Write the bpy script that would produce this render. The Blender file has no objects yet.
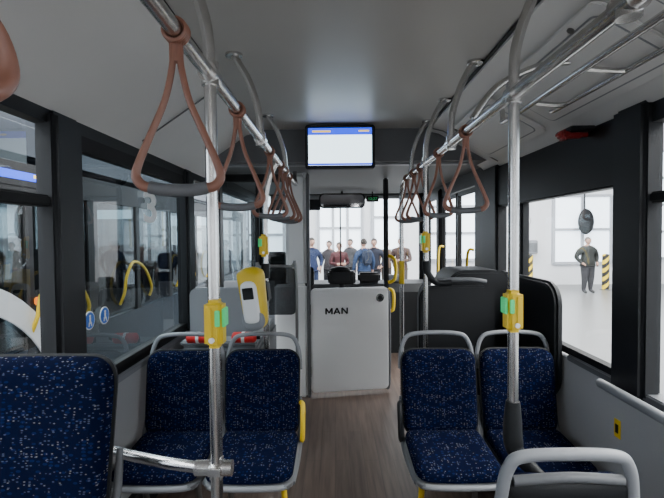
import bpy, bmesh, math, random
from mathutils import Vector, Matrix, Euler
random.seed(7)
S=bpy.context.scene
R=math.radians
T=lambda x,y,z: Matrix.Translation((x,y,z))
def RX(a): return Matrix.Rotation(R(a),4,'X')
def RY(a): return Matrix.Rotation(R(a),4,'Y')
def RZ(a): return Matrix.Rotation(R(a),4,'Z')

# ------------------------------------------------------------------ materials
def mat(name,col,rough=.5,metal=0,emit=None,es=0,noise=0,nscale=20,bump=0,spec=None):
    m=bpy.data.materials.new(name); m.use_nodes=True
    nt=m.node_tree; b=nt.nodes['Principled BSDF']
    b.inputs['Base Color'].default_value=(*col,1)
    b.inputs['Roughness'].default_value=rough
    b.inputs['Metallic'].default_value=metal
    if spec is not None: b.inputs['Specular IOR Level'].default_value=spec
    if emit:
        b.inputs['Emission Color'].default_value=(*emit,1); b.inputs['Emission Strength'].default_value=es
    if noise or bump:
        tc=nt.nodes.new('ShaderNodeTexCoord'); n=nt.nodes.new('ShaderNodeTexNoise')
        n.inputs['Scale'].default_value=nscale; n.inputs['Detail'].default_value=4
        nt.links.new(tc.outputs['Object'],n.inputs['Vector'])
        if noise:
            r=nt.nodes.new('ShaderNodeMapRange')
            r.inputs['To Min'].default_value=1-noise; r.inputs['To Max'].default_value=1+noise
            nt.links.new(n.outputs['Fac'],r.inputs['Value'])
            mx=nt.nodes.new('ShaderNodeVectorMath'); mx.operation='SCALE'
            mx.inputs[0].default_value=col
            nt.links.new(r.outputs[0],mx.inputs['Scale'])
            nt.links.new(mx.outputs[0],b.inputs['Base Color'])
        if bump:
            bp=nt.nodes.new('ShaderNodeBump'); bp.inputs['Strength'].default_value=bump; bp.inputs['Distance'].default_value=.002
            nt.links.new(n.outputs['Fac'],bp.inputs['Height']); nt.links.new(bp.outputs[0],b.inputs['Normal'])
    return m

def glass(name,tint,rough=0.0):
    m=bpy.data.materials.new(name); m.use_nodes=True; nt=m.node_tree
    nt.nodes.clear()
    o=nt.nodes.new('ShaderNodeOutputMaterial'); t=nt.nodes.new('ShaderNodeBsdfTransparent')
    g=nt.nodes.new('ShaderNodeBsdfGlossy'); mx=nt.nodes.new('ShaderNodeMixShader'); f=nt.nodes.new('ShaderNodeLayerWeight')
    f.inputs['Blend'].default_value=.5
    pw=nt.nodes.new('ShaderNodeMath'); pw.operation='POWER'; pw.inputs[1].default_value=4.5
    ma=nt.nodes.new('ShaderNodeMath'); ma.operation='MULTIPLY_ADD'; ma.inputs[1].default_value=.8; ma.inputs[2].default_value=.05
    nt.links.new(f.outputs['Facing'],pw.inputs[0]); nt.links.new(pw.outputs[0],ma.inputs[0])
    t.inputs[0].default_value=(*tint,1); g.inputs['Roughness'].default_value=rough
    nt.links.new(ma.outputs[0],mx.inputs[0]); nt.links.new(t.outputs[0],mx.inputs[1]); nt.links.new(g.outputs[0],mx.inputs[2])
    nt.links.new(mx.outputs[0],o.inputs[0]); return m

def fabric():
    m=bpy.data.materials.new('seat_fabric'); m.use_nodes=True; nt=m.node_tree; N=nt.nodes; L=nt.links
    b=N['Principled BSDF']; b.inputs['Roughness'].default_value=.95; b.inputs['Specular IOR Level'].default_value=.05
    tc=N.new('ShaderNodeTexCoord')
    base=(0.0020,0.0042,0.020,1)
    def layer(scale,th,sel,col,prev,rnd=.5):
        mp=N.new('ShaderNodeMapping'); mp.inputs['Scale'].default_value=scale
        L.new(tc.outputs['Object'],mp.inputs[0])
        v=N.new('ShaderNodeTexVoronoi'); v.inputs['Scale'].default_value=1; v.inputs['Randomness'].default_value=rnd
        L.new(mp.outputs[0],v.inputs['Vector'])
        lt=N.new('ShaderNodeMath'); lt.operation='LESS_THAN'; lt.inputs[1].default_value=th
        L.new(v.outputs['Distance'],lt.inputs[0])
        sp=N.new('ShaderNodeSeparateColor'); L.new(v.outputs['Color'],sp.inputs[0])
        gt=N.new('ShaderNodeMath'); gt.operation='GREATER_THAN'; gt.inputs[1].default_value=sel
        L.new(sp.outputs[0],gt.inputs[0])
        mu=N.new('ShaderNodeMath'); mu.operation='MULTIPLY'
        L.new(lt.outputs[0],mu.inputs[0]); L.new(gt.outputs[0],mu.inputs[1])
        mx=N.new('ShaderNodeMix'); mx.data_type='RGBA'
        L.new(mu.outputs[0],mx.inputs['Factor'])
        if prev is None: mx.inputs['A'].default_value=base
        else: L.new(prev,mx.inputs['A'])
        mx.inputs['B'].default_value=col
        return mx.outputs['Result']
    c=layer((55,55,110),.40,.62,(.005,.011,.052,1),None)
    c=layer((90,90,190),.34,.76,(.060,.072,.115,1),c)
    c=layer((70,70,125),.22,.66,(.15,.145,.145,1),c,.35)
    L.new(c,b.inputs['Base Color'])
    return m

def floor_mat():
    m=bpy.data.materials.new('vinyl_wood_floor'); m.use_nodes=True; nt=m.node_tree; N=nt.nodes; L=nt.links
    b=N['Principled BSDF']; b.inputs['Roughness'].default_value=.36
    tc=N.new('ShaderNodeTexCoord'); mp=N.new('ShaderNodeMapping'); mp.inputs['Scale'].default_value=(38,2.2,1)
    L.new(tc.outputs['Object'],mp.inputs[0])
    n=N.new('ShaderNodeTexNoise'); n.inputs['Scale'].default_value=1; n.inputs['Detail'].default_value=6
    L.new(mp.outputs[0],n.inputs['Vector'])
    br=N.new('ShaderNodeTexBrick'); br.inputs['Scale'].default_value=1
    br.inputs['Brick Width'].default_value=.9; br.inputs['Row Height'].default_value=.1; br.inputs['Mortar Size'].default_value=.002
    br.inputs['Color1'].default_value=(.85,.85,.85,1); br.inputs['Color2'].default_value=(1.1,1.07,1.03,1); br.inputs['Mortar'].default_value=(.6,.6,.6,1)
    mp2=N.new('ShaderNodeMapping'); mp2.inputs['Rotation'].default_value=(0,0,R(90)); L.new(tc.outputs['Object'],mp2.inputs[0]); L.new(mp2.outputs[0],br.inputs['Vector'])
    cr=N.new('ShaderNodeValToRGB'); cr.color_ramp.elements[0].position=.3; cr.color_ramp.elements[1].position=.7
    cr.color_ramp.elements[0].color=(.062,.042,.035,1); cr.color_ramp.elements[1].color=(.13,.096,.080,1)
    L.new(n.outputs['Fac'],cr.inputs[0])
    mx=N.new('ShaderNodeMix'); mx.data_type='RGBA'; mx.blend_type='MULTIPLY'; mx.inputs['Factor'].default_value=1
    L.new(cr.outputs[0],mx.inputs['A']); L.new(br.outputs['Color'],mx.inputs['B']); L.new(mx.outputs['Result'],b.inputs['Base Color'])
    return m

def stripe_mat():
    m=bpy.data.materials.new('hazard_stripes'); m.use_nodes=True; nt=m.node_tree; N=nt.nodes; L=nt.links
    b=N['Principled BSDF']; tc=N.new('ShaderNodeTexCoord'); mp=N.new('ShaderNodeMapping')
    mp.inputs['Rotation'].default_value=(0,R(45),0); L.new(tc.outputs['Object'],mp.inputs[0])
    w=N.new('ShaderNodeTexWave'); w.bands_direction='Z'; w.inputs['Scale'].default_value=1.6
    L.new(mp.outputs[0],w.inputs['Vector'])
    cr=N.new('ShaderNodeValToRGB'); cr.color_ramp.interpolation='CONSTANT'
    cr.color_ramp.elements[0].color=(.02,.02,.02,1); cr.color_ramp.elements[1].position=.5; cr.color_ramp.elements[1].color=(.85,.6,.02,1)
    L.new(w.outputs['Fac'],cr.inputs[0]); L.new(cr.outputs[0],b.inputs['Base Color']); return m

FAB=fabric(); FLOOR=floor_mat(); STR=stripe_mat()
STEEL=mat('brushed_steel',(.58,.57,.56),.24,1.0,noise=.05,nscale=60)
DSTEEL=mat('dark_steel',(.22,.22,.22),.35,.8)
CEIL=mat('ceiling_laminate',(.44,.43,.41),.38,noise=.02,nscale=5)
COVE=mat('cove_plastic',(.74,.74,.73),.42,noise=.02,nscale=6)
PANEL=mat('wall_laminate',(.44,.44,.45),.55,noise=.03,nscale=80)
WHITE=mat('white_gelcoat',(.92,.93,.94),.35)
DARK=mat('charcoal_plastic',(.010,.011,.013),.5,bump=.3,nscale=300,spec=.3)
BLACK=mat('black_plastic',(.005,.005,.006),.45,spec=.3)
GREY=mat('grey_plastic',(.12,.125,.135),.5,noise=.04,nscale=50)
LGREY=mat('light_grey_plastic',(.25,.26,.28),.42)
YEL=mat('yellow_plastic',(.85,.58,.02),.4)
RED=mat('red_plastic',(.25,.015,.015),.35)
REDL=mat('fire_red',(.75,.03,.03),.35)
COP=mat('strap_copper_leather',(.25,.11,.075),.33,noise=.1,nscale=40)
GRN=mat('green_label',(.05,.75,.25),.4,emit=(.05,.8,.25),es=.2)
GL=glass('window_glass',(.92,.95,.95))
GLD=glass('tinted_glass',(.36,.42,.44))
GLP=glass('bus_dark_glass',(.20,.24,.25))
GLT=glass('smoked_panel',(.35,.36,.37),.15)
RUB=mat('rubber',(.008,.008,.009),.7,spec=.3)
SCREEN=mat('display_white',(.6,.7,.8),.3,emit=(.70,.90,1.0),es=3.2)
SBLUE=mat('display_blue',(.02,.08,.5),.3,emit=(.01,.05,.9),es=1.9)
SYEL=mat('display_yellow',(.8,.6,.1),.3,emit=(1,.65,.1),es=1.4)
WALLW=mat('hall_white_wall',(.72,.73,.76),.8,noise=.03,nscale=2)
CONC=mat('concrete_floor',(.17,.168,.165),.35,noise=.12,nscale=1.2)
DAY=mat('daylight_pane',(.8,.85,.9),.4,emit=(.78,.88,1.0),es=2.9)
FRW=mat('white_metal_frame',(.40,.42,.46),.5)
SIGNB=mat('sign_blue',(.02,.16,.65),.4)
SIGNW=mat('sign_white',(.93,.94,.95),.4)
ORG=mat('amber_lens',(.8,.2,.02),.2,emit=(1,.25,.02),es=.8)
NAVY=mat('bus_navy_paint',(.015,.025,.04),.2)
FILL=mat('fill_strip_glow',(.9,.9,.9),.3,emit=(1,.98,.95),es=8.5)  # emission for the added fill strips

# ------------------------------------------------------------------ builder
class B:
    def __init__(s,name): s.n=name; s.v=[]; s.f=[]; s.m=[]; s.mats=[]
    def mi(s,m):
        if m not in s.mats: s.mats.append(m)
        return s.mats.index(m)
    def add(s,vs,fs,m,M=None):
        o=len(s.v)
        for p in vs:
            p=Vector(p); s.v.append(M@p if M else p)
        if callable(m) and not isinstance(m,bpy.types.Material):
            for f in fs:
                c=sum((Vector(vs[i]) for i in f),Vector())/len(f)
                s.f.append([i+o for i in f]); s.m.append(s.mi(m(c)))
        else:
            k=s.mi(m)
            for f in fs: s.f.append([i+o for i in f]); s.m.append(k)
    def bm(s,bm,m,M=None):
        bm.verts.index_update()
        s.add([v.co.copy() for v in bm.verts],[[v.index for v in f.verts] for f in bm.faces],m,M); bm.free()
    def box(s,c,sz,m,bev=0,M=None):
        bm=bmesh.new(); bmesh.ops.create_cube(bm,size=1)
        for v in bm.verts: v.co=Vector((v.co.x*sz[0],v.co.y*sz[1],v.co.z*sz[2]))
        if bev: bmesh.ops.bevel(bm,geom=bm.edges[:],offset=min(bev,min(sz)*.45),segments=3,affect='EDGES')
        s.bm(bm,m,(M or Matrix())@T(*c)); return s
    def b2(s,x0,x1,y0,y1,z0,z1,m,bev=0):
        return s.box(((x0+x1)/2,(y0+y1)/2,(z0+z1)/2),(abs(x1-x0),abs(y1-y0),abs(z1-z0)),m,bev)
    def quad(s,p,m): s.add(p,[[0,1,2,3]],m); return s
    def tube(s,pts,r,m,n=12,res=6,M=None,closed=False):
        P=[Vector(p) for p in pts]
        rr=r if isinstance(r,(list,tuple)) else [r]*len(P)
        Q=[];RRR=[]
        if len(P)==2 or res==0: Q=P; RRR=list(rr)
        else:
            k=len(P); rng=range(k if closed else k-1)
            for i in rng:
                g=(lambda j:P[j%k]) if closed else (lambda j:P[max(0,min(k-1,j))])
                a,b,c,d=g(i-1),g(i),g(i+1),g(i+2)
                for t in range(res):
                    u=t/res
                    Q.append(.5*((2*b)+(c-a)*u+(2*a-5*b+4*c-d)*u*u+(3*b-a-3*c+d)*u**3))
                    RRR.append(rr[i]*(1-u)+rr[(i+1)%k]*u)
            if not closed: Q.append(P[-1]); RRR.append(rr[-1])
        K=len(Q); vs=[];fs=[]; up=None
        for i in range(K):
            if closed: t=(Q[(i+1)%K]-Q[i-1])
            else: t=Q[min(K-1,i+1)]-Q[max(0,i-1)]
            t.normalize()
            if up is None:
                up=Vector((0,0,1)) if abs(t.z)<.9 else Vector((1,0,0))
            up=(up-t*up.dot(t)).normalized(); sd=t.cross(up)
            for j in range(n):
                a=2*math.pi*j/n
                vs.append(Q[i]+(up*math.cos(a)+sd*math.sin(a))*RRR[i])
        for i in range(K if closed else K-1):
            i2=(i+1)%K
            for j in range(n):
                j2=(j+1)%n; fs.append([i*n+j,i*n+j2,i2*n+j2,i2*n+j][::-1])
        if not closed:
            fs.append(list(range(n))); fs.append([ (K-1)*n+j for j in range(n)][::-1])
        s.add(vs,fs,m,M); return s
    def cyl(s,a,b,r,m,n=20,M=None,r2=None):
        return s.tube([a,b],[r,r if r2 is None else r2],m,n,0,M)
    def panel(s,w,h,t,r,m,M,bev=.006,seg=6):
        pts=[]
        for cx,cy,a0 in ((w/2-r,h/2-r,0),(-w/2+r,h/2-r,90),(-w/2+r,-h/2+r,180),(w/2-r,-h/2+r,270)):
            for i in range(seg+1):
                a=R(a0+90*i/seg); pts.append((cx+r*math.cos(a),cy+r*math.sin(a)))
        bm=bmesh.new(); vs=[bm.verts.new((x,y,0)) for x,y in pts]; f=bm.faces.new(vs)
        ret=bmesh.ops.extrude_face_region(bm,geom=[f])
        for e in ret['geom']:
            if isinstance(e,bmesh.types.BMVert): e.co.z=t
        bmesh.ops.recalc_face_normals(bm,faces=bm.faces[:])
        if bev:
            ed=[e for e in bm.edges if abs(e.verts[0].co.z-e.verts[1].co.z)<1e-6]
            bmesh.ops.bevel(bm,geom=ed,offset=bev,segments=2,affect='EDGES')
        s.bm(bm,m,M); return s
    def prof(s,pts,y0,y1,m,axis='Y',M=None):
        k=len(pts); vs=[];
        for q in (y0,y1):
            for a,b in pts: vs.append((a,q,b) if axis=='Y' else (q,a,b))
        fs=[[i,(i+1)%k,k+(i+1)%k,k+i] for i in range(k)]+[list(range(k))[::-1],[k+i for i in range(k)]]
        s.add(vs,fs,m,M); return s
    def pad(s,w,h,t,r,m,M,dish=0,nu=18,nv=18,taper=0,back=0,curve=0):
        vs=[];fs=[]
        def mp(u,v):
            x=u*w/2;y=v*h/2
            ax=abs(x)-(w/2-r); ay=abs(y)-(h/2-r)
            if ax>0 and ay>0:
                a=ax/r;b=ay/r
                a2=a*math.sqrt(1-b*b/2);b2=b*math.sqrt(1-a*a/2)
                x=math.copysign(w/2-r+a2*r,x);y=math.copysign(h/2-r+b2*r,y)
            x*=1-taper*(1-v)/2
            return x,y
        for side in (1,0):
            for j in range(nv+1):
                for i in range(nu+1):
                    u=math.sin((-1+2*i/nu)*math.pi/2);v=math.sin((-1+2*j/nv)*math.pi/2)
                    x,y=mp(u,v)
                    e=max(abs(u),abs(v))
                    z=t*(1-e**8)**.5 if side else -back*(1-e**8)**.5
                    z+=dish*(2*x/w)**2+curve*v*v
                    vs.append((x,y,z))
        n=(nu+1)*(nv+1)
        for j in range(nv):
            for i in range(nu):
                a=j*(nu+1)+i
                fs.append([a,a+1,a+nu+2,a+nu+1]); fs.append([n+a,n+a+nu+1,n+a+nu+2,n+a+1])
        s.add(vs,fs,m,M); return s
    def sph(s,c,sc,m,M=None,n=16,fn=None):
        bm=bmesh.new(); bmesh.ops.create_uvsphere(bm,u_segments=n,v_segments=max(6,n*3//4),radius=1)
        for v in bm.verts:
            p=v.co.copy()
            if fn: p=fn(p)
            v.co=Vector((p.x*sc[0],p.y*sc[1],p.z*sc[2]))
        s.bm(bm,m,(M or Matrix())@T(*c)); return s
    def text(s,txt,size,m,M,ext=.001,off=0):
        cu=bpy.data.curves.new('t','FONT'); cu.body=txt; cu.size=size; cu.extrude=ext; cu.offset=off; cu.align_x='CENTER'; cu.align_y='CENTER'; cu.space_character=1.12
        o=bpy.data.objects.new('t',cu); S.collection.objects.link(o)
        dg=bpy.context.evaluated_depsgraph_get(); me=bpy.data.meshes.new_from_object(o.evaluated_get(dg))
        s.add([v.co.copy() for v in me.vertices],[list(p.vertices) for p in me.polygons],m,M)
        bpy.data.objects.remove(o); bpy.data.curves.remove(cu); bpy.data.meshes.remove(me); return s
    def done(s,parent=None,ang=38):
        mn=Vector([min(v[i] for v in s.v) for i in range(3)]); mx=Vector([max(v[i] for v in s.v) for i in range(3)])
        c=(mn+mx)/2
        me=bpy.data.meshes.new(s.n); me.from_pydata([v-c for v in s.v],[],s.f)
        for m in s.mats: me.materials.append(m)
        me.polygons.foreach_set('material_index',s.m); me.polygons.foreach_set('use_smooth',[True]*len(s.f))
        me.update(); me.set_sharp_from_angle(angle=R(ang))
        o=bpy.data.objects.new(s.n,me); o.location=c; S.collection.objects.link(o)
        if parent: o.parent=parent
        return o

XL,XR=-1.12,1.30
YB,YF=-4.0,6.5
ZC=2.4
# ------------------------------------------------------------------ bus shell
B('floor').b2(XL-.06,XR+.06,YB,YF,-.06,0,FLOOR).done()
c=B('ceiling')
c.b2(-.61,.74,YB,3.64,ZC,ZC+.05,CEIL)
c.b2(-.625,-.605,YB,3.64,ZC-.012,ZC+.05,DARK); c.b2(.735,.755,YB,3.64,ZC-.012,ZC+.05,DARK)
c.prof([(-.62,2.375),(-.70,2.36),(-1.08,2.10),(-1.14,2.03),(-1.18,2.03),(-1.18,2.46),(-.62,2.46)],YB,3.9,COVE)
c.prof([(.75,2.46),(1.36,2.46),(1.36,2.06),(1.32,2.06),(1.26,2.12),(.84,2.355),(.75,2.375)],YB,3.9,COVE)
c.b2(XL-.06,XR+.06,3.64,3.7,2.14,2.46,GREY)
c.b2(XL-.06,XR+.06,3.7,YF+.05,2.14,2.46,GREY)
c.b2(-.9,1.1,3.72,3.80,2.125,2.14,LGREY)
c.done()
l=B('added_fill_strip')  # glowing fill strips added behind the camera to brighten surfaces facing it
for x in (-.5,.66): l.b2(x-.05,x+.05,-3.8,-.6,2.385,2.399,FILL,.004); l.b2(x-.06,x+.06,-3.82,-.58,2.39,2.3995,GREY)
l.done()
t=B('trim_1')
for y in (-2.0,-.5,3.5):
    t.prof([(.76,2.366),(.84,2.348),(1.262,2.112),(1.262,2.106),(.84,2.340),(.76,2.360)],y-.004,y+.004,GREY)
for y in (-2.0,-.5,2.55):
    t.prof([(-.63,2.368),(-.70,2.352),(-1.082,2.092),(-1.082,2.086),(-.70,2.344),(-.63,2.362)],y-.004,y+.004,GREY)
t.done()
f=B('ceiling_service_flap')
for y0,y1 in ((.25,1.45),(1.52,2.5),(2.58,3.5)):
    cx=(.86+1.23)/2; cz=2.355+(2.12-2.355)*(cx-.84)/.42
    M=T(cx,(y0+y1)/2,cz-.004)@RY(math.degrees(math.atan2(2.355-2.12,1.26-.84)))@RX(180)
    f.panel(.40,y1-y0,.012,.05,COVE,M,.004)
    f.panel(.32,y1-y0-.10,.004,.04,LGREY,M@T(0,0,.0095),.001); f.panel(.305,y1-y0-.115,.006,.035,COVE,M@T(0,0,.0095),.002)
    for yy in (-.3,.3): f.cyl((-.17,yy*(y1-y0),.010),(-.17,yy*(y1-y0),.018),.014,DSTEEL,14,M)
f.done()
w=B('wall_left')
w.b2(XL-.06,XL,YB,YF,-.02,.80,PANEL)
w.b2(XL-.06,XL+.012,YB,4.3,.80,.84,LGREY,.006)
w.b2(XL-.06,XL-.0,YB,YF,.84,.87,RUB)
w.b2(XL-.06,XL,YB,YF,2.0,2.46,DARK)
for y0,y1 in ((-2.4,-2.2),(-.6,-.4),(1.76,1.96),(3.34,3.5),(4.25,4.4),(6.3,6.5)):
    w.b2(XL-.06,XL+.035,y0,y1,.84,2.05,DARK,.02)
for y0,y1 in ((-.4,1.76),(1.96,3.34)):
    w.b2(XL-.05,XL+.0,y0,y1,.86,.90,RUB)
w.b2(XL-.045,XL+.012,-.4,1.76,1.67,1.715,RUB,.008)
w.b2(XL-.045,XL+.012,-2.2,-.6,1.67,1.715,RUB,.008)
w.b2(XL-.045,XL+.0,1.96,3.34,1.93,2.0,RUB)
w.done()
w=B('wall_right')
w.b2(XR,XR+.06,YB,4.05,-.02,.85,PANEL)
w.b2(XR-.012,XR+.06,YB,2.5,.84,.875,GREY,.006)
w.b2(XR,XR+.06,YB,YF,2.0,2.46,DARK)
w.b2(XR-.02,XR+.06,2.06,3.6,1.76,2.07,BLACK,.01)
for y0,y1 in ((-2.4,-2.2),(-.6,-.4),(1.86,2.08),(3.14,3.22),(3.55,4.1),(5.5,5.65),(6.35,6.5)):
    w.b2(XR-.035 if y0!=3.14 else XR-.01,XR+.06,y0,y1,.84 if y0<5 else 0,2.1,DARK,.02)
w.b2(XR-.012,XR+.045,-.4,1.86,1.67,1.715,RUB,.008)
w.b2(XR-.0,XR+.045,2.08,3.14,.87,.91,RUB)
w.b2(XR,XR+.06,5.65,YF,0,.8,DARK)
w.done()
w=B('wall_front'); w.b2(XL-.06,XR+.06,YF,YF+.08,-.02,.86,DARK); w.b2(XL-.06,XR+.06,YF,YF+.08,2.12,2.46,DARK)
w.b2(XL-.06,XL+.08,YF-.02,YF+.08,.8,2.2,DARK,.02); w.b2(XR-.08,XR+.06,YF-.02,YF+.08,.8,2.2,DARK,.02)
w.b2(.07,.09,YF,YF+.03,.86,2.12,RUB)
w.done()
w=B('wall_rear'); w.b2(XL-.06,XR+.06,YB-.08,YB,-.02,1.1,PANEL); w.b2(XL-.06,XR+.06,YB-.08,YB,2.05,2.46,PANEL)
w.b2(XL-.06,XL+.12,YB-.08,YB,1.1,2.05,DARK); w.b2(XR-.12,XR+.06,YB-.08,YB,1.1,2.05,DARK); w.done()
def pane(n,x,y0,y1,z0,z1,m): B('window_%d'%n).quad([(x,y0,z0),(x,y1,z0),(x,y1,z1),(x,y0,z1)],m).done()
n=1
for y0,y1 in ((-3.95,-2.4),(-2.2,-.6),(-.4,1.76),(1.96,3.34),(3.5,4.25),(4.4,6.3)):
    pane(n,XL-.03,y0,y1,.88,2.0,GLD if n==4 else GL); n+=1
for y0,y1,z1 in ((-3.95,-2.4,2.0),(-2.2,-.6,2.0),(-.4,1.86,2.0),(2.08,3.14,1.76),(3.22,3.55,1.76),(5.65,6.35,2.0)):
    pane(n,XR+.03,y0,y1,.88,z1,GL); n+=1
B('window_%d'%n).quad([(XL+.08,YF+.03,.86),(XR-.08,YF+.03,.86),(XR-.08,YF+.03,2.12),(XL+.08,YF+.03,2.12)],GL).done()
B('window_%d'%(n+1)).quad([(XL+.12,YB-.04,1.1),(XR-.12,YB-.04,1.1),(XR-.12,YB-.04,2.05),(XL+.12,YB-.04,2.05)],GL).done()
d=B('door_1')
for a,b in ((4.12,4.8),(4.82,5.48)):
    d.b2(XR,XR+.04,a,a+.05,.02,1.99,BLACK,.01); d.b2(XR,XR+.04,b-.05,b,.02,1.99,BLACK,.01)
    d.b2(XR,XR+.04,a,b,.02,.12,BLACK,.01); d.b2(XR,XR+.04,a,b,1.94,1.99,BLACK,.01)
    d.quad([(XR+.02,a+.05,.12),(XR+.02,b-.05,.12),(XR+.02,b-.05,1.94),(XR+.02,a+.05,1.94)],GL)
    yy=a+.1 if a<4.5 else b-.1
    d.tube([(XR,yy,.8),(XR-.06,yy,.85),(XR-.06,yy,1.35),(XR,yy,1.4)],.013,YEL)
d.done()

t=B('window_sill_rail')
t.tube([(1.29,.55,.80),(1.22,.62,.84),(1.20,.9,.86),(1.20,1.55,.865),(1.205,1.95,.865),(1.23,2.08,.85),(1.285,2.14,.82)],.021,LGREY,14)
for y in (.9,1.6): t.cyl((1.2,y,.86),(1.299,y,.84),.012,DSTEEL)
t.done()
p=B('side_cladding_panel'); M=T(1.240,3.02,.93)@RZ(90)@RX(90)
p.panel(.98,.68,.045,.13,DARK,M,.015); p.done()
t=B('warning_sticker'); t.box((XR-.003,2.06,.645),(.004,.045,.085),YEL,.001); t.box((XR-.006,2.06,.645),(.003,.02,.04),BLACK); t.done()
B('baseboard_right').b2(XR-.05,XR,YB,3.6,0,.16,DARK,.01).done()
B('baseboard_left').b2(XL,XL+.05,YB,4.2,0,.16,DARK,.01).done()

h=B('emergency_hammer'); M=T(1.19,2.3,2.045)
h.box((.03,0,.02),(.12,.16,.02),DARK,.005,M); h.box((0,0,0),(.13,.05,.035),RED,.012,M); h.box((-.03,0,-.002),(.04,.07,.05),RED,.012,M); h.cyl((.03,0,0),(.09,0,0),.012,RED,12,M)
h.done()

# ------------------------------------------------------------------ TV
tv=B('passenger_display')
M=T(.045,3.50,2.218)@RX(90)
tv.panel(.53,.33,.07,.02,DARK,M,.006)
M2=T(.045,3.43,2.218)@RX(90)
tv.box((0,0,.002),(.48,.28,.004),SCREEN,0,M2)
tv.box((0,.114,.005),(.48,.052,.004),SBLUE,0,M2); tv.box((-.14,.114,.0075),(.14,.014,.003),SYEL,0,M2); tv.box((.18,.116,.0075),(.08,.012,.003),SYEL,0,M2)
tv.box((0,-.132,.005),(.48,.014,.004),SBLUE,0,M2)
tv.box((-.2,.0,-.07),(.03,.1,.12),DARK,.004,M2); tv.box((.2,.0,-.07),(.03,.1,.12),DARK,.004,M2)
tv.done()

# ------------------------------------------------------------------ rails & poles
def clamp(b,x,y,z,v=True):
    b.cyl((x,y,z-.03),(x,y,z+.03),.026,STEEL) if v else b.cyl((x,y-.03,z),(x,y+.03,z),.027,STEEL)
r=B('overhead_grab_rail'); zr=2.0; xl=-.345
r.tube([(xl,-3.6,zr),(xl,1,zr),(xl,2.5,zr),(xl,3.7,zr),(xl,4.05,zr+.01),(xl-.02,4.16,zr+.07),(xl-.02,4.18,2.14)],.0185,STEEL,16)
for y in (-1.5,.72,1.27,2.13,3.2):
    clamp(r,xl,y,zr,False); r.cyl((xl,y,zr-.03),(xl,y,zr+.035),.024,STEEL)
for y in (-.45,1.27,2.13,3.2):
    r.tube([(xl,y,zr+.02),(xl-.01,y,zr+.14),(xl-.05,y,zr+.27),(xl-.10,y,zr+.36),(xl-.12,y,ZC)],.017,STEEL,14)
    r.cyl((xl-.12,y,ZC-.012),(xl-.12,y,ZC),.04,STEEL)
r.done()
r=B('overhead_grab_rail'); xr=.58
r.tube([(xr,-3.6,zr),(xr,1,zr),(xr,2.5,zr),(xr,3.5,zr),(xr,3.8,zr-.01),(xr,3.9,zr-.09),(xr,3.92,zr-.3)],.0185,STEEL,16)
for y in (-1.5,.9,1.466,2.25,2.87,3.4):
    clamp(r,xr,y,zr,False); r.cyl((xr,y,zr-.03),(xr,y,zr+.035),.024,STEEL)
for y in (-.45,1.466,2.25,2.87,3.4):
    r.tube([(xr,y,zr+.02),(xr+.005,y,zr+.14),(xr+.045,y,zr+.27),(xr+.09,y,zr+.36),(xr+.12,y,ZC)],.017,STEEL,14)
    r.cyl((xr+.12,y,ZC-.012),(xr+.12,y,ZC),.04,STEEL)
r.cyl((xr,3.92,zr-.3),(xr,3.92,0),.0175,STEEL,16); r.cyl((xr,3.92,0),(xr,3.92,.02),.045,STEEL)
r.cyl((xr,3.92,1.12),(xr,3.92,1.32),.024,YEL,16)
r.tube([(xr,1.9,zr+.03),(.68,1.9,2.16),(.84,1.9,2.24),(.98,1.9,2.262)],.014,STEEL,12)
r.done()
r=B('cove_grab_bar')
r.tube([(.97,-.3,2.27),(.965,-.27,2.21),(.96,-.1,2.18),(.96,1.6,2.18),(.96,2.5,2.18),(.965,2.6,2.21),(.97,2.62,2.27)],.014,STEEL,12)
for y in (1.15,1.75,2.2): r.tube([(.96,y,2.18),(1.06,y,2.17),(1.12,y,2.17)],.011,STEEL,10)
r.tube([(1.12,-.1,2.18),(1.12,1.2,2.17),(1.12,2.2,2.17),(1.12,2.35,2.18)],.011,STEEL,10)
r.done()

def button(b,x,y,z,side):
    b.box((x+side*.006,y-.012,z),(.052,.062,.135),YEL,.013)
    b.box((x+side*.034,y-.012,z+.018),(.008,.044,.052),GRN,.002)
    b.box((x+side*.020,y-.044,z+.018),(.014,.006,.045),GRN,.002)
    b.box((x-side*.004,y-.045,z),(.020,.006,.10),YEL,.003)
    b.cyl((x+side*.004,y-.042,z-.042),(x+side*.004,y-.049,z-.042),.008,SIGNW,14)
p=B('handrail_pole'); p.cyl((xl,1.27,0),(xl,1.27,zr),.0172,STEEL,18); p.cyl((xl,1.27,0),(xl,1.27,.02),.045,STEEL)
button(p,xl,1.27,1.305,1)
p.box((xl,1.27,.885),(.075,.065,.06),STEEL,.02); p.cyl((xl-.06,1.27,.885),(xl+.045,1.27,.885),.022,STEEL)
p.tube([(xl-.04,1.27,.885),(-.5,1.30,.885),(-.62,1.36,.875),(-.8,1.45,.86),(-1.11,1.49,.86)],.0165,STEEL,14)
p.done()
p=B('handrail_pole'); xp=-.425
p.tube([(xp,2.74,0),(xp,2.74,.9),(xp,2.74,1.5),(xp+.003,2.74,1.75),(xp+.03,2.74,1.9),(xl,2.74,zr)],.0172,STEEL,18); p.cyl((xp,2.74,0),(xp,2.74,.02),.045,STEEL)
button(p,xp,2.74,1.49,-1)
p.cyl((xp,2.74,1.29),(xp,2.74,1.38),.026,DARK)
p.done()
p=B('handrail_pole'); p.cyl((xr,1.466,.93),(xr,1.466,zr),.0172,STEEL,18)
button(p,xr,1.466,1.30,-1)
p.tube([(xr,1.466,1.0),(xr,1.466,.93),(xr,1.462,.87),(xr+.008,1.45,.835),(xr+.05,1.41,.79),(xr+.085,1.375,.755)],[.022,.029,.031,.027,.022,.022],DARK,16)
p.done()
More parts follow.
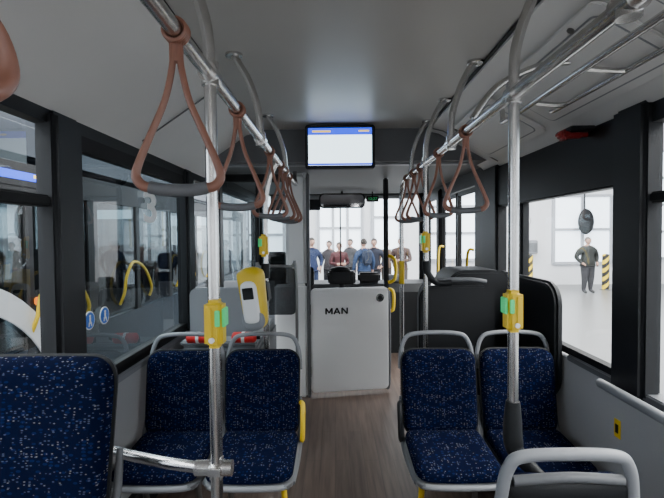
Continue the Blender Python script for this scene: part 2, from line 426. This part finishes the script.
p=B('handrail_pole'); p.cyl((xr,2.87,0),(xr,2.87,zr),.0172,STEEL,18); p.cyl((xr,2.87,0),(xr,2.87,.02),.045,STEEL)
button(p,xr,2.87,1.50,-1)
p.tube([(xr,2.87,1.38),(xr+.01,2.87,1.30),(xr+.07,2.87,1.24),(xr+.16,2.87,1.24)],[.026,.024,.02,.02],DARK,14)
p.done()

v=B('ticket_validator'); M=T(-.475,2.62,1.185)@RY(-7)@RZ(-14)@Matrix.Scale(1.22,4)
v.pad(.135,.30,.05,.055,YEL,M@RX(90),taper=.25,back=.035)
v.pad(.085,.21,.02,.038,WHITE,M@T(0,-.042,-.015)@RX(90))
v.pad(.115,.10,.02,.05,LGREY,M@T(0,-.036,-.10)@RX(90))
v.box((0,-.062,.03),(.055,.006,.055),DARK,.003,M)
v.box((.03,.06,.02),(.05,.06,.1),DARK,.01,M)
v.done()

def strap(x,y,rot,zr=2.0,w=.185,h=.33):
    b=B('strap_hanger'); M=T(x,y,zr)@RZ(rot)
    ring=[]
    for i in range(10):
        a=2*math.pi*i/10; ring.append((math.cos(a)*.024,0,math.sin(a)*.024))
    Mr=T(x,y,zr)
    for dy in (-.012,-.004,.004,.012): b.tube([(p[0],dy,p[2]) for p in ring],.005,COP,8,3,Mr,closed=True)
    b.box((0,0,-.045),(.03,.012,.05),COP,.004,M)
    hw=w/2
    for sx in (-1,1):
        b.tube([(sx*.006,0,-.03),(sx*.010,0,-.08),(sx*.026,0,-.15),(sx*.055,0,-.22),(sx*(hw-.010),0,-h+.045),(sx*(hw-.002),0,-h+.012),(sx*(hw-.016),0,-h-.008),(sx*(hw-.035),0,-h-.012)],[.0075,.0075,.0075,.008,.009,.0105,.0115,.012],COP,12,5,M)
    b.tube([(-hw+.03,0,-h-.011),(-.03,0,-h-.017),(.03,0,-h-.017),(hw-.03,0,-h-.011)],.0142,GREY,14,6,M)
    b.done()
strap(xl,.36,75,h=.30)
for y,a in ((1.0,8),(1.62,-8),(2.42,20),(2.9,-15),(3.15,10),(3.45,-5)): strap(xl,y,a)
for y,a in ((2.0,-8),(2.52,20),(3.05,-14),(3.3,10),(3.62,0)): strap(xr,y,a)

# ------------------------------------------------------------------ seats
def seat(x,y,z0=0,fwd=False,handle=True,side=0,sidemat=None,hm=LGREY):
    b=B('passenger_seat'); M=T(x,y,z0)@RZ(180 if fwd else 0)
    b.pad(.42,.45,.055,.07,FAB,M@T(0,-.22,.405)@RX(3),dish=.012,back=.01)
    b.pad(.435,.465,.012,.075,GREY,M@T(0,-.222,.392)@RX(3),back=.035)
    Mb=M@T(0,.045,.655)@RX(80)
    b.pad(.42,.47,.045,.075,FAB,Mb,dish=.02,taper=.03,back=.005)
    b.pad(.435,.485,.004,.08,DARK,Mb@T(0,0,-.004),dish=.02,taper=.03,back=.035)
    for s in (-1,1):
        b.tube([(s*.212,-.40,.375),(s*.216,-.2,.372),(s*.216,-.03,.40),(s*.215,.04,.50),(s*.213,.07,.62)],[.010,.013,.015,.013,.009],GREY,10,6,M)
    b.tube([(-.20,-.40,.372),(-.15,-.445,.375),(0,-.455,.375),(.15,-.445,.375),(.20,-.40,.372)],.014,LGREY,10,6,M)
    if handle:
        H=M@T(0,.10,.0)
        b.tube([(-.212,-.0,.77),(-.205,.012,.87),(-.175,.022,.945),(-.12,.026,.968),(0,.028,.974),(.12,.026,.968),(.175,.022,.945),(.205,.012,.87),(.212,0,.77)],.0125,hm,12,6,H)
    for s in (-1,1):
        b.tube([(s*.15,-.36,.36),(s*.15,-.2,.345),(s*.15,-.02,.35)],.016,DSTEEL,10,4,M)
        b.tube([(s*.15,-.20,.35),(s*.14,-.17,.2),(s*.15,-.13,0)],.016,YEL if s==side else DSTEEL,10,4,M)
    b.box((0,-.2,.345),(.36,.04,.03),DSTEEL,.006,M)
    if side:
        b.tube([(side*.222,-.02,.40),(side*.232,-.05,.44),(side*.235,-.05,.55),(side*.232,-.01,.60),(side*.218,.03,.60)],.014,sidemat,12,6,M)
    b.done()
seat(-.87,2.5); seat(-.42,2.5,side=1,sidemat=YEL)
seat(.585,2.5,side=-1,sidemat=DARK); seat(1.03,2.5)
seat(-.845,1.22,.315,handle=False)
seat(-.845,-.1,.315,handle=False)
B('seat_podium').b2(XL+.052,-.5,-1.0,1.52,0,.312,GREY,.02).done()
def seat_fwd(x,y):
    b=B('passenger_seat'); M=T(x,y,0)@RZ(180)
    b.pad(.42,.45,.055,.07,FAB,M@T(0,-.22,.405)@RX(3),dish=.012,back=.01)
    b.pad(.435,.465,.012,.075,GREY,M@T(0,-.222,.392)@RX(3),back=.035)
    Mb=M@T(0,.03,.60)@RX(82)
    b.pad(.40,.42,.045,.07,FAB,Mb,dish=.015,back=.005)
    b.pad(.41,.43,.004,.075,DARK,Mb@T(0,0,-.004),dish=.015,back=.04)
    b.tube([(-.205,.03,.45),(-.205,.055,.62),(-.198,.07,.76),(-.18,.078,.845),(-.14,.082,.878),(0,.083,.885),(.14,.082,.878),(.18,.078,.845),(.198,.07,.76),(.205,.055,.62),(.205,.03,.45)],.019,LGREY,14,6,M)
    b.tube([(-.165,.075,.80),(0,.085,.815),(.165,.075,.80)],.016,GREY,12,6,M)
    for s in (-1,1):
        b.tube([(s*.15,-.36,.36),(s*.15,-.2,.345),(s*.15,-.02,.35)],.016,DSTEEL,10,4,M)
        b.tube([(s*.15,-.20,.35),(s*.14,-.17,.2),(s*.15,-.13,0)],.016,DSTEEL,10,4,M)
    b.done()
seat_fwd(.70,1.42); seat_fwd(.70,-.3)
b=B('heater_box'); b.b2(.96,1.25,.3,1.7,0,.5,DARK,.03)
for i in range(12): b.b2(.952,.962,.4+i*.1,.46+i*.1,.1,.4,GREY)
b.done()

p=B('door_screen_partition')
p.panel(.50,.62,.05,.09,DARK,T(.80,3.0,.90)@RX(90),.01)
p.tube([(.56,2.98,.8),(.56,2.98,1.12),(.60,2.98,1.225),(.70,2.98,1.245),(.9,2.98,1.245),(1.0,2.98,1.23)],.016,GREY,12)
p.b2(.56,1.20,2.96,2.99,0,.6,DARK,.01)
p.done()
p=B('wheel_arch_housing')
p.panel(.44,.66,.44,.12,DARK,T(.99,3.52,.97)@RX(90),.02)
p.b2(.75,1.20,3.06,3.52,0,.7,DARK,.02)
p.done()

p=B('equipment_cabinet'); p.b2(XL+.052,-.52,3.02,3.95,0,.80,GREY,.03); p.b2(XL+.052,-.54,3.05,3.9,.80,.83,LGREY,.01)
p.panel(.46,.36,.04,.06,LGREY,T(-.82,3.25,1.0)@RX(90),.01)
p.done()
p=B('smoked_screen'); p.panel(.34,.42,.02,.05,GLT,T(-.52,4.02,1.05)@RX(90),.004)
p.tube([(-.70,4.01,0),(-.70,4.01,1.2),(-.66,4.01,1.27),(-.40,4.01,1.27),(-.35,4.01,1.22),(-.35,4.01,0)],.014,DSTEEL,12)
p.done()
for x in (-.90,-.60):
    e=B('fire_extinguisher'); z=.878;y=2.955
    e.cyl((x-.07,y,z),(x+.05,y,z),.036,REDL,20); e.sph((x+.05,y,z),(.03,.036,.036),REDL); e.sph((x-.07,y,z),(.02,.036,.036),REDL)
    e.cyl((x+.07,y,z),(x+.10,y,z),.013,BLACK); e.tube([(x+.09,y,z+.012),(x+.13,y,z+.025)],.007,BLACK); e.cyl((x-.02,y,z),(x+.0,y,z),.038,SIGNW)
    e.box((x-.02,y+.035,z-.02),(.12,.05,.04),DARK,.005); e.done()

# ------------------------------------------------------------------ driver's cab
p=B('driver_cab_partition')
p.b2(XL+.052,-.58,4.28,4.33,0,1.12,LGREY,.01)
p.b2(-.58,-.27,4.25,4.33,0,1.08,WHITE,.02)
p.b2(-.47,-.27,4.26,4.33,1.06,2.135,WHITE,.035)
p.quad([(XL+.05,4.30,1.12),(-.47,4.30,1.12),(-.47,4.30,2.13),(XL+.05,4.30,2.13)],GLD)
p.b2(XL+.05,-.47,4.285,4.325,2.06,2.135,DARK,.01); p.b2(-.75,-.72,4.285,4.325,1.12,2.1,DARK,.005)
p.b2(-.27,-.24,4.24,4.34,0,2.135,GREY,.01)
p.done()
p=B('driver_cab_door')
ang=9
M=T(.135,4.36,.54)@RZ(ang)@RX(90)
p.panel(.76,1.0,.055,.045,WHITE,M,.014)
p.panel(.70,.30,.006,.03,WHITE,M@T(0,.31,.054),.003)
p.cyl((.29,.40,.055),(.29,.40,.068),.040,STEEL,24,M); p.cyl((.29,.40,.068),(.29,.40,.072),.022,DARK,24,M)
Lm=M@T(-.245,.255,.061)
def stroke(x0,y0,x1,y1,wd=.015):
    d_=Vector((x1-x0,y1-y0,0)); L_=d_.length; a_=math.degrees(math.atan2(d_.y,d_.x))
    p.box((0,0,0),(L_,wd,.004),BLACK,0,Lm@T((x0+x1)/2,(y0+y1)/2,0)@RZ(a_))
H_=.058
stroke(.008,0,.008,H_);stroke(.008,H_,.036,.012,.013);stroke(.036,.012,.064,H_,.013);stroke(.064,0,.064,H_)
stroke(.084,0,.112,H_,.014);stroke(.112,H_,.140,0,.014);stroke(.095,.018,.129,.018,.011)
stroke(.162,0,.162,H_);stroke(.162,H_,.212,0,.014);stroke(.212,0,.212,H_)
p.box((-.375,.3,.02),(.02,.1,.03),DARK,.004,M);p.box((-.375,-.3,.02),(.02,.1,.03),DARK,.004,M)
p.tube([(.36,-.5,.03),(.39,-.45,.03),(.395,0,.03),(.39,.42,.03),(.36,.47,.03)],.012,GREY,10,5,M)
p.done()
p=B('front_door_post')
p.b2(.51,.56,4.7,4.76,0,2.138,DARK,.012)
p.tube([(.56,4.7,1.05),(.62,4.66,1.10),(.62,4.66,1.28),(.56,4.7,1.33)],.018,YEL,12)
p.tube([(.56,4.7,.75),(.60,4.66,.78),(.60,4.66,.95),(.56,4.7,.98)],.018,YEL,12)
p.done()
p=B('dashboard')
p.prof([(5.85,0),(6.45,0),(6.45,.82),(6.2,.93),(5.95,.90),(5.85,.80)],XL+.09,XR-.09,DARK,'X')
p.panel(.55,.26,.12,.05,BLACK,T(-.55,5.90,.98)@RX(70),.01)
p.box((.45,6.0,.98),(.3,.12,.14),BLACK,.03); p.box((.8,6.05,.96),(.2,.1,.1),GREY,.02)
p.done()
p=B('steering_wheel'); M=T(-.6,5.5,.95)@RX(-28)
p.tube([(math.cos(a)*.22,math.sin(a)*.22,0) for a in [2*math.pi*i/16 for i in range(16)]],.015,BLACK,10,3,M,closed=True)
for a in (90,210,330): p.cyl((0,0,-.02),(math.cos(R(a))*.21,math.sin(R(a))*.21,0),.013,BLACK,10,M)
p.cyl((0,0,-.04),(0,0,.01),.06,BLACK,20,M); p.cyl((0,0,-.04),(0,.1,-.6),.03,BLACK,12,M); p.done()
p=B('driver_seat'); M=T(-.62,4.80,0)
p.pad(.48,.46,.07,.08,DARK,M@T(0,.1,.52),back=.05)
p.pad(.48,.62,.07,.10,DARK,M@T(0,-.15,.88)@RX(-82)@RY(0),back=.06)
p.pad(.28,.17,.05,.06,DARK,M@T(0,-.20,1.30)@RX(-82),back=.04)
p.box((0,.08,.25),(.3,.35,.44),BLACK,.04,M); p.done()
p=B('ticket_machine'); M=T(.08,5.3,1.05)@RZ(-8)
p.box((0,0,0),(.32,.14,.16),BLACK,.02,M); p.sph((-.02,0,.09),(.12,.06,.04),BLACK,M); p.box((0,-.072,.02),(.2,.01,.10),DARK,.004,M); p.cyl((0,.02,-1.04),(0,.02,-.07),.035,DARK,16,M); p.done()
p=B('rear_view_mirror'); M=T(.10,6.1,2.01)@RX(90)
p.panel(.62,.20,.03,.06,BLACK,M,.008); p.panel(.58,.165,.004,.05,mat('mirror',(.6,.6,.62),.05,1),M@T(0,0,.028),.001)
p.cyl((0,.09,.0),(0,.13,-.02),.015,BLACK,10,M); p.done()
p=B('digital_clock'); p.box((.52,6.2,2.04),(.17,.05,.08),BLACK,.008); p.text('12:27',.05,GRN,T(.52,6.172,2.04)@RX(90),.001); p.cyl((.52,6.2,2.08),(.52,6.2,2.14),.01,BLACK); p.done()
p=B('roller_sunblind'); p.cyl((-.9,6.35,2.08),(1.1,6.35,2.08),.03,LGREY,16); p.b2(-.9,-.2,6.34,6.345,1.9,2.08,DARK); p.done()
p=B('window_sticker')
for y in (1.99+.07,1.99+.205):
    M=T(XL-.018,y,1.165)@RZ(90)@RX(90)@Matrix.Scale(1.4,4)
    p.cyl((0,0,0),(0,0,.002),.031,SIGNW,24,M); p.cyl((0,0,.001),(0,0,.003),.027,SIGNB,24,M)
    p.cyl((0,.014,.003),(0,.014,.004),.005,SIGNW,12,M); p.box((0,-.001,.0035),(.009,.02,.001),SIGNW,0,M); p.box((.004,-.014,.0035),(.005,.014,.001),SIGNW,0,M@RZ(12)); p.box((-.004,-.014,.0035),(.005,.014,.001),SIGNW,0,M@RZ(-12))
p.done()
p=B('window_number'); p.text('3',.26,SIGNW,T(XL-.010,2.76,1.72)@RZ(90)@RX(90)@Matrix.Diagonal((1.8,1,1,1)),.001,.006); p.done()

# ------------------------------------------------------------------ hall outside
G=-.35
B('hall_floor').b2(-9,15,-8,17,G-.1,G,CONC).done()
w=B('hall_wall_front'); w.b2(-9,15,16.6,16.8,G,6.2,WALLW); w.done()
w=B('hall_wall_right'); w.b2(15,15.2,-8,17,G,6.2,WALLW); w.done()
w=B('hall_wall_left'); w.b2(-9.2,-9,-8,17,G,6.2,WALLW); w.done()
w=B('hall_wall_back'); w.b2(-9,15,-8.2,-8,G,6.2,WALLW); w.done()
w=B('hall_ceiling'); w.b2(-9.2,15.2,-8.2,17,6.2,6.3,WALLW); w.done()
def bigwin(x0,x1,z0,z1,nx,nz,k):
    b=B('window_%d'%k); y=16.58
    b.b2(x0,x1,y-.02,y,z0,z1,DAY)
    for i in range(nx+1):
        x=x0+(x1-x0)*i/nx; b.b2(x-.05,x+.05,y-.09,y-.01,z0,z1,FRW)
    for i in range(nz+1):
        z=z0+(z1-z0)*i/nz; b.b2(x0,x1,y-.088,y-.012,z-.05,z+.05,FRW)
    b.done()
k=20
for x0,x1,z0,z1,nx,nz in ((-7,-4.6,.6,4.5,3,4),(-3.2,-1.2,.6,4.5,3,4),(-.6,1.0,.9,3.6,3,3),(1.4,2.4,G+.1,3.4,1,3),(3.2,5.2,.6,4.5,3,4),(8.0,10.1,.45,2.9,2,2),(11.2,14,.6,4.5,3,4)):
    bigwin(x0,x1,z0,z1,nx,nz,k); k+=1
def sidewin(x,y0,y1,z0,z1,ny,nz,k,sg):
    b=B('window_%d'%k)
    b.b2(x,x+sg*.02,y0,y1,z0,z1,DAY)
    for i in range(ny+1):
        y=y0+(y1-y0)*i/ny; b.b2(x,x+sg*.08,y-.05,y+.05,z0,z1,FRW)
    for i in range(nz+1):
        z=z0+(z1-z0)*i/nz; b.b2(x,x+sg*.078,y0,y1,z-.05,z+.05,FRW)
    b.done()
for y0 in (-6,-1,4,9): sidewin(14.98,y0,y0+3.6,.5,4.8,4,4,k,-1); k+=1
for y0 in (-6,-1,4,9): sidewin(-8.98,y0,y0+3.6,1.5,5.2,4,4,k,1); k+=1
for x,y in ((6.6,15.3),(9.0,15.0),(12,15.3)):
    b=B('hazard_bollard'); b.cyl((x,y,G),(x,y,G+1.15),.11,STR,20); b.sph((x,y,G+1.15),(.11,.11,.05),STR); b.cyl((x,y,G),(x,y,G+.02),.18,DSTEEL); b.done()
b=B('convex_mirror'); b.sph((9.0,16.2,1.95),(.29,.10,.46),BLACK,n=24); b.tube([(9.0,16.25,2.3),(9.0,16.3,2.7),(9.0,16.3,6.2)],.025,BLACK,res=2); b.done()
b=B('wall_heater'); b.b2(6.55,7.3,16.2,16.58,.8,1.3,LGREY,.03); b.b2(6.6,7.25,16.18,16.2,.88,1.2,GREY); b.cyl((6.9,16.4,1.3),(6.9,16.4,3.0),.05,LGREY); b.done()
b=B('wall_clock'); b.cyl((7.0,16.58,2.0),(7.0,16.52,2.0),.17,BLACK,24); b.cyl((7.0,16.52,2.0),(7.0,16.51,2.0),.15,SIGNW,24); b.box((7.0,16.505,2.05),(.015,.005,.1),BLACK); b.box((7.04,16.505,2.0),(.09,.005,.015),BLACK); b.done()

nb=B('parked_bus')
NX=-2.7
nb.b2(NX-2.45,NX,1.2,13.2,-.05,.62,NAVY,.05)
nb.b2(NX-2.45,NX,1.2,13.2,2.15,2.65,NAVY,.12)
nb.b2(NX-2.2,NX-.3,2.2,6.2,2.65,2.95,WHITE,.1); nb.b2(NX-2.2,NX-.3,7.4,12.2,2.65,2.95,WHITE,.1)
nb.b2(NX-2.45,NX-2.40,1.2,13.2,.6,.9,DARK)
nb.quad([(NX-2.42,1.2,.9),(NX-2.42,13.2,.9),(NX-2.42,13.2,2.2),(NX-2.42,1.2,2.2)],GLP)
for y in (1.2,2.5,3.9,4.9,5.0,6.1,7.3,8.7,10.1,11.6,13.1): nb.b2(NX-.06,NX,y,y+.12,.0,2.2,BLACK,.01)
for y in (1.2,3.5,5.5,7.5,9.5,11.5,13.1): nb.b2(NX-2.44,NX-2.38,y,y+.12,.0,2.2,BLACK,.01)
nb.quad([(NX-.02,1.25,.6),(NX-.02,13.1,.6),(NX-.02,13.1,2.16),(NX-.02,1.25,2.16)],GLD)
nb.b2(NX-.06,NX+.01,1.2,13.2,1.95,2.2,BLACK)
for y in (3.95,5.6,7.6,9.4):
    nb.tube([(NX+.0,y,.70),(NX+.06,y,.85),(NX+.07,y+.05,1.05),(NX+.07,y+.25,1.22),(NX+.06,y+.6,1.12),(NX+.05,y+.85,.85),(NX,y+.9,.70)],.018,YEL,12)
for y in (5.5,7.9,9.4): nb.cyl((NX-.9,y,.6),(NX-.9,y,2.15),.02,YEL,12)
for y in (5.8,6.6,7.4,8.2,9.0,9.8): nb.panel(.45,.75,.09,.08,DARK,T(NX-.5,y,1.0)@RX(84),.02); nb.panel(.45,.75,.09,.08,DARK,T(NX-1.8,y,1.0)@RX(84),.02)
for y in (3.4,9.6):
    nb.cyl((NX-.25,y,.13),(NX+.01,y,.13),.48,RUB,32); nb.cyl((NX+.0,y,.13),(NX+.02,y,.13),.28,LGREY,32)
    nb.cyl((NX-2.2,y,.13),(NX-2.46,y,.13),.48,RUB,32)
nb.box((NX+.012,3.95,2.08),(.02,.8,.18),BLACK,.004); nb.box((NX+.024,3.95,2.08),(.006,.7,.07),SBLUE); nb.box((NX+.028,4.1,2.09),(.004,.2,.03),SYEL)
nb.box((NX+.015,4.05,.98),(.03,.12,.07),ORG,.01); nb.box((NX+.015,4.3,.78),(.03,.10,.05),ORG,.01)
nb.cyl((NX+.0,4.25,1.12),(NX+.02,4.25,1.12),.05,REDL,16); nb.cyl((NX+.0,4.45,1.0),(NX+.02,4.45,1.0),.035,SIGNB,16)
outer=[(2.9+1.5*math.sin(R(a)),.0+1.28*math.cos(R(a))) for a in range(10,81,7)]
inner=[(2.9+1.32*math.sin(R(a)),.0+1.06*math.cos(R(a))) for a in range(10,81,7)]
nn=len(outer)
for i in range(nn-1):
    nb.prof([outer[i],outer[i+1],inner[i+1],inner[i]],NX+.005,NX+.022,WHITE,'X')
nb.b2(NX-1.6,NX-.7,7.5,7.52,1.85,2.0,SCREEN)
nb.done()
b=B('white_van'); b.prof([(13.9,-.1),(16.0,-.1),(16.0,1.9),(14.6,1.9),(14.2,1.15),(13.9,1.0)],-5.9,-4.1,WHITE,'X'); b.prof([(14.28,1.2),(14.6,1.8),(15.2,1.8),(15.2,1.2)],-4.1,-4.08,BLACK,'X')
for y in (14.35,15.5): b.cyl((-4.3,y,0),(-4.05,y,0),.35,RUB,24)
b.done()

# ------------------------------------------------------------------ people
SKIN=mat('skin',(.42,.25,.19),.55)
def person(x,y,h,rot,jacket,trouser,hair,pose='relaxed',bag=None,shirt=None,bald=False,bulk=1.1):
    s=h/1.75
    J=mat('jacket',jacket,.85); TR=mat('trousers',trouser,.85); H=mat('hair',hair,.8); SH=mat('shoe',(.03,.03,.03),.6)
    V=[];E=[];RD=[]
    k_=bulk
    def v(p,r,par=None):
        V.append(Vector(p)); RD.append(r)
        if par is not None: E.append((par,len(V)-1))
        return len(V)-1
    pel=v((0,0,.96),(.145*k_,.125*k_)); be=v((0,.0,1.10),(.155*k_,.13*k_),pel); ch=v((0,.005,1.27),(.17*k_,.135*k_),be); uc=v((0,.01,1.40),(.12*k_,.10*k_),ch)
    nk=v((0,.0,1.49),(.056,.056),uc); hd=v((0,-.01,1.57),(.05,.05),nk)
    hands=[]
    for sd in (-1,1):
        sh=v((sd*.175*k_,.01,1.39),(.082*k_,.078*k_),uc)
        if pose=='pockets': el=(sd*.285*k_,.06,1.14); wr=(sd*.21*k_,-.07,.97); pm=(sd*.18*k_,-.13,.93); fd=Vector((-sd*.4,-.5,-.75))
        elif pose=='hold' : el=(sd*.25*k_,-.0,1.13); wr=(sd*.12,-.24,1.12); pm=(sd*.07,-.28,1.13); fd=Vector((-sd*.9,-.3,.1))
        else: el=(sd*.255*k_,.03,1.13); wr=(sd*.265*k_,-.05,.90); pm=(sd*.26*k_,-.07,.835); fd=Vector((0,-.15,-1))
        e=v(el,(.058*k_,.058*k_),sh); w=v(wr,(.040,.040),e); p=v(pm,(.036,.026),w); hands.append(Vector(pm))
        fd.normalize(); lat=Vector((0,1,0)) if abs(fd.z)>.6 else Vector((0,0,1))
        for i,(o,l) in enumerate(((-.026,.065),(-.009,.075),(.009,.072),(.026,.058))):
            a=v(Vector(pm)+fd*.035+lat*o,(.010,.010),p); b_=v(Vector(pm)+fd*(.035+l*.55)+lat*o*1.1+Vector((-sd*.006,0,0)),(.009,.009),a); v(Vector(pm)+fd*(.035+l)+lat*o*1.1+Vector((-sd*.018,0,0)),(.007,.007),b_)
        a=v(Vector(pm)-lat*.035+fd*.0,(.011,.011),p); v(Vector(pm)-lat*.048+fd*.045,(.009,.009),a)
        hp=v((sd*.092,0,.88),(.11*k_,.11*k_),pel); kn=v((sd*.11,-.02,.50),(.075*k_,.075*k_),hp); an=v((sd*.12,.025,.10),(.055,.055),kn); toe=v((sd*.14,-.14,.045),(.045,.038),an); 
    me=bpy.data.meshes.new('sk'); me.from_pydata(V,E,[]); ob=bpy.data.objects.new('sk',me); S.collection.objects.link(ob)
    md=ob.modifiers.new('s','SKIN'); 
    for i,r in enumerate(RD):
        sv=me.skin_vertices[0].data[i]; sv.radius=r; sv.use_root=(i==0)
    sb=ob.modifiers.new('ss','SUBSURF'); sb.levels=1; sb.render_levels=1
    dg=bpy.context.evaluated_depsgraph_get(); ev=bpy.data.meshes.new_from_object(ob.evaluated_get(dg))
    zmin=min(q.co.z for q in ev.vertices)
    M=T(x,y,G)@RZ(rot)@Matrix.Scale(s,4)@T(0,0,-zmin)
    def pick(c):
        if min((c-hh).length for hh in hands)<.075 or (pose=='relaxed' and c.z<.88 and abs(c.x)>.22*k_): return SKIN
        if c.z>1.475: return SKIN
        if c.z<.10: return SH
        if c.z<.90: return TR
        return J
    b=B('standing_person')
    b.add([q.co.copy() for q in ev.vertices],[list(q.vertices) for q in ev.polygons],pick,M)
    bpy.data.objects.remove(ob)
    b.tube([(math.cos(a)*.17*k_,math.sin(a)*.14*k_,.88) for a in [2*math.pi*i/12 for i in range(12)]],.018,J,8,2,M,closed=True)
    b.tube([(math.cos(a)*.07,math.sin(a)*.065,1.475) for a in [2*math.pi*i/12 for i in range(12)]],.02,J,8,2,M,closed=True)
    if shirt: b.box((0,-.13*k_,1.3),(.05,.02,.25),mat('shirt',shirt,.8),.008,M)
    def hf(p):
        q=p.copy()
        if q.z<0: k=1+q.z*.32; q.x*=k; q.y=q.y*(1+q.z*.18)-.05*(-q.z)
        return q
    b.sph((0,-.015,1.635),(.080,.098,.118),SKIN,M,18,hf)
    b.sph((0,-.114,1.625),(.013,.018,.024),SKIN,M,8)
    b.sph((0,-.102,1.578),(.025,.008,.006),mat('lips',(.3,.12,.10),.5),M,8)
    for sd in (-1,1):
        b.sph((sd*.028,-.100,1.645),(.012,.007,.007),BLACK,M,8); b.sph((sd*.082,-.01,1.63),(.011,.022,.032),SKIN,M,8)
        b.box((sd*.028,-.106,1.662),(.03,.006,.006),H,.002,M)
    def hr(p):
        q=p.copy()
        if q.y<-.3 and q.z<.45: q.z=.45+(q.z-.45)*.1
        if q.z<-.35: q.z=-.35+(q.z+.35)*.2
        return q
    b.sph((0,.0,1.655),(.088,.102,.112) if not bald else (.08,.10,.06),H,M,18,hr)
    if bag:
        bm_=mat('bag',bag,.8); b.box((0,.21,1.24),(.28,.14,.40),bm_,.05,M)
        for sd in (-1,1): b.tube([(sd*.10,.14,1.42),(sd*.11,.03,1.485),(sd*.11,-.12,1.38),(sd*.12,-.12,1.2),(sd*.13,.1,1.1)],.014,bm_,8,5,M)
    b.done(ang=60)
person(7.95,14.2,1.78,12,(.018,.020,.018),(.035,.035,.04),(.14,.12,.11),'pockets',bulk=1.32)
grp=[(-.66,12.7,1.84,25,(.008,.018,.06),(.01,.02,.06),(.02,.015,.012),'pockets',None),
(-.18,13.9,1.74,-30,(.035,.03,.035),(.015,.015,.02),(.03,.02,.015),'relaxed',None),
(.12,13.0,1.70,15,(.055,.012,.015),(.015,.015,.025),(.05,.03,.02),'hold',None),
(.50,14.6,1.78,-30,(.04,.04,.045),(.02,.02,.03),(.03,.02,.015),'relaxed',None),
(.82,12.8,1.80,200,(.015,.035,.09),(.012,.02,.04),(.02,.015,.012),'relaxed',(.008,.015,.035)),
(1.16,13.3,1.80,-15,(.008,.010,.022),(.015,.015,.02),(.03,.02,.02),'pockets',None),
(1.66,14.6,1.70,30,(.10,.065,.045),(.05,.045,.04),(.06,.04,.03),'relaxed',None),
(1.92,13.1,1.82,-25,(.05,.028,.024),(.05,.045,.04),(.04,.03,.02),'hold',None)]
for g in grp: person(g[0],g[1],g[2],g[3],g[4],g[5],g[6],g[7],g[8])

# ------------------------------------------------------------------ lights
def area(n,loc,sx,sy,e,col=(1,1,1),rot=(0,0,0)):
    l=bpy.data.lights.new(n,'AREA'); l.shape='RECTANGLE'; l.size=sx; l.size_y=sy; l.energy=e; l.color=col
    o=bpy.data.objects.new(n,l); o.location=loc; o.rotation_euler=rot; S.collection.objects.link(o)
area('hall_lamp',(6,4,6.0),6,18,5200,(1,.98,.96))
area('hall_lamp',(-4,4,6.0),4,18,3200,(.95,.98,1))
area('hall_lamp',(2,12.5,6.0),14,6,1200,(.98,.99,1))
area('hall_lamp',(2,-6,6.0),10,3,1200,(.98,.99,1))
W=bpy.data.worlds.new('W'); S.world=W; W.use_nodes=True; W.node_tree.nodes['Background'].inputs[0].default_value=(.8,.9,1,1); W.node_tree.nodes['Background'].inputs[1].default_value=.8

cd=bpy.data.cameras.new('camera'); cd.sensor_width=36; cd.lens=450/664*36; cd.clip_start=.03
co=bpy.data.objects.new('camera',cd); S.collection.objects.link(co)
co.matrix_world=T(0,0,1.55)@RZ(.38)@RX(90-1.78)@RZ(-.5)
S.camera=co
